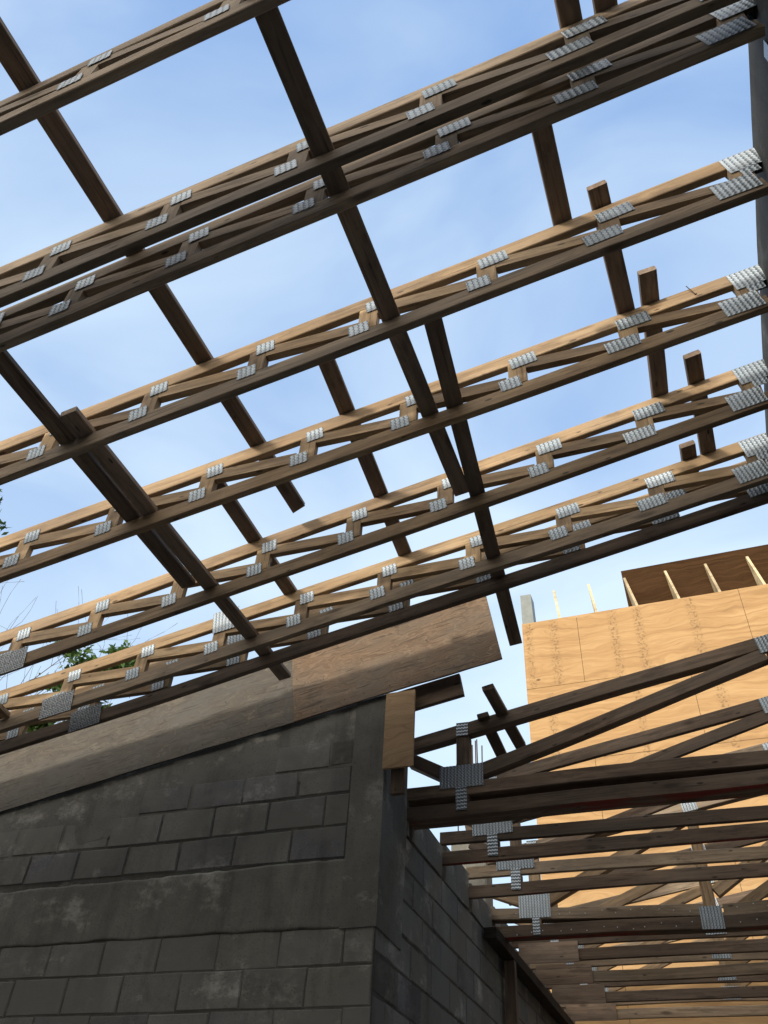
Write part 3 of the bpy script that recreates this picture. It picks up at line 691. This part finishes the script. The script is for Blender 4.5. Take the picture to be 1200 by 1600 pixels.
# ------------------------------------------------------------------ plywood-clad building behind
YB = 11.0; ZT = E_ + 7.93
bl = thing('building', (0.5, YB + 2, 0), 'tall building sheathed in bright new plywood behind the flat trusses', 'building')
lb('wall_core', (-2.09, YB + 0.02, 0), (8.0, YB + 5.0, ZT - 0.03), 'mortar', bl)
zrow = ZT; rr = 0
while zrow > 0.05:
    z1 = zrow; z0_ = max(0.0, zrow - 1.22); off = [-1.22, 0.28][rr % 2]
    xs = [-2.107] + [x for x in [off + 2.44 * k for k in range(-2, 5)] if -1.95 < x < 7.9] + [8.0]
    for a, b in zip(xs, xs[1:]):
        q = 0.003
        pb = prism_xz('plywood_panel', [(a + q - .5, z0_ + q), (b - q - .5, z0_ + q), (b - q - .5, z1 - q), (a + q - .5, z1 - q)], -2.0 + random.uniform(0, .002), -1.981, 'ply_new', bl)
        # put the object origin at the building origin so the veneer pattern runs through
        off_ = Vector(pb.location)
        for v in pb.data.vertices: v.co += off_ + Vector((0.5, 0, 0))
        pb.location = (-0.5, 0, 0)
    zrow = z0_; rr += 1
for x, dx in [(-1.485, -.085), (-0.90, -.085), (-0.265, -.13), (0.37, -.11), (0.97, -.085), (1.61, -.09), (2.25, -.09), (2.88, -.09), (3.5, -.09), (4.1, -.09)]:
    # triangular stud brace: front edge leans back to meet the panel
    h = 0.79 if True else 0
    bm = bmesh.new(); t_ = 0.019
    prof = [(0.0, -0.35), (0.0, 0.0), (0.05, h), (0.30, h), (0.30, -0.35)]
    ringA = []; ringB = []
    for (yy, zz) in prof:
        sx = dx * max(0, zz) / h
        ringA.append(bm.verts.new((x + sx - t_, yy, zz))); ringB.append(bm.verts.new((x + sx + t_, yy, zz)))
    bm.faces.new(ringA); bm.faces.new(ringB[::-1])
    for i in range(5): bm.faces.new((ringA[i], ringB[i], ringB[(i+1) % 5], ringA[(i+1) % 5]))
    # move the upper points so that the brace tapers
    for ring in (ringA, ringB):
        ring[2].co.y = 0.255; ring[3].co.y = 0.30
    bmesh.ops.recalc_face_normals(bm, faces=bm.faces)
    me = bpy.data.meshes.new('parapet_brace'); bm.to_mesh(me); bm.free(); o = link('parapet_brace', me, 'fresh', bl)
    o.location = (-0.5, -1.975, ZT - 0.0)
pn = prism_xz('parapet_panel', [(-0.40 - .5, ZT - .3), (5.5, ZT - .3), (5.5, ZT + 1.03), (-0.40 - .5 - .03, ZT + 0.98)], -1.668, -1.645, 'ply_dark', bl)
prism_xz('corner_post', [(-2.10 - .5, ZT - .2), (-1.905 - .5, ZT - .2), (-1.925 - .5, ZT + .60), (-2.10 - .5, ZT + .60)], -1.97, -1.72, 'zinc', bl)

# ------------------------------------------------------------------ trees
def tree(label, base, height, crown_c, crown_r, nleaf, leafs, limbs, seed, name='tree', cat='tree', clumps=60):
    rng = random.Random(seed)
    r = thing(name, base, label, cat)
    def tube(bm, p, q, r0, r1, n=7):
        p = Vector(p); q = Vector(q); d = (q - p).normalized(); a = d.orthogonal().normalized(); b = d.cross(a)
        A_ = [bm.verts.new(p + (a * math.cos(k * 2 * math.pi / n) + b * math.sin(k * 2 * math.pi / n)) * r0) for k in range(n)]
        B_ = [bm.verts.new(q + (a * math.cos(k * 2 * math.pi / n) + b * math.sin(k * 2 * math.pi / n)) * r1) for k in range(n)]
        for k in range(n): bm.faces.new((A_[k], A_[(k+1) % n], B_[(k+1) % n], B_[k]))
    bm = bmesh.new(); tips = []
    cc = Vector(crown_c); cr_ = Vector(crown_r)
    def grow(p, d, L, rad, lvl):
        n = 4
        for i in range(n):
            d = (d + Vector((rng.uniform(-1, 1), rng.uniform(-1, 1), rng.uniform(-.6, .8))) * 0.22).normalized()
            q = p + d * L / n; r1 = rad * (1 - 0.75 * (i + 1) / n) if lvl else rad * (1 - .45 * (i + 1) / n)
            tube(bm, p, q, rad * (1 - (0.75 if lvl else .45) * i / n), max(r1, .003)); p = q
            if lvl < 3 and i >= (1 if lvl else 2):
                for _ in range(2 if lvl < 2 else 3):
                    dd = (d + Vector((rng.uniform(-1, 1), rng.uniform(-1, 1), rng.uniform(-.5, .7))) * 1.0).normalized()
                    grow(p, dd, L * rng.uniform(.45, .7), max(r1, .004) * .6, lvl + 1)
        tips.append(p)
    grow(Vector((0, 0, 0)), Vector((0.03, 0, 1)), height * limbs, height * 0.022, 0)
    me = bpy.data.meshes.new('trunk'); bm.to_mesh(me); bm.free(); link('trunk', me, 'bark', r)
    if nleaf:
        bm = bmesh.new(); lay = bm.loops.layers.color.new('tint')
        cl = []
        for _ in range(clumps):
            v = Vector((rng.gauss(0, 1), rng.gauss(0, 1), rng.gauss(0, 1))).normalized() * rng.uniform(.45, 1.0)
            cl.append((cc + Vector((v.x * cr_.x, v.y * cr_.y, v.z * cr_.z)), rng.uniform(.13, .26) * cr_.x, rng.uniform(.55, 1.5)))
        for i in range(nleaf):
            c_, rad, tint = cl[rng.randrange(len(cl))]
            v = Vector((rng.gauss(0, 1), rng.gauss(0, 1), rng.gauss(0, .8))) * rad * .6
            p = c_ + v; s = leafs * rng.uniform(.6, 1.3)
            u = Vector((rng.uniform(-1, 1), rng.uniform(-1, 1), rng.uniform(-.8, .5))).normalized(); w = u.orthogonal().normalized()
            w = (w * math.cos(rng.random() * 6) + u.cross(w) * math.sin(rng.random() * 6)).normalized()
            vs = [bm.verts.new(p - u * s), bm.verts.new(p + w * s * .38), bm.verts.new(p + u * s), bm.verts.new(p - w * s * .38)]
            f = bm.faces.new(vs); tt_ = tint * rng.uniform(.7, 1.3)
            for lp in f.loops: lp[lay] = (tt_, tt_, tt_ * .9, 1)
        me = bpy.data.meshes.new('crown'); bm.to_mesh(me); bm.free(); link('crown', me, 'leaf', r)
    return r
tree('leafy green tree whose rounded top shows between the lowest sloping trusses at left', (-8.55, 9.0, -0.15), 7.2, (0, 0, 7.0), (0.85, 1.2, 2.25), 14000, 0.075, .55, 3)
tree('leafy tree at the far left edge whose top shows under the sixth sloping truss', (-12.1, 9.6, -0.15), 7.0, (0, 0, 7.0), (1.3, 1.3, 2.1), 9000, 0.085, .55, 11)
tree('bare branched tree at the left edge with thin leafless twigs against the sky', (-12.6, 9.4, -0.15), 9.6, (0, 0, 8), (2, 2, 2), 0, 0.07, .62, 21, cat='bare tree')
tree('tall tree left of the picture with one leafy spray reaching in above the trusses', (-13.6, 7.6, -0.15), 14.0, (1.72, 0.0, 11.9), (0.75, 0.8, 0.28), 1300, 0.09, .55, 31)
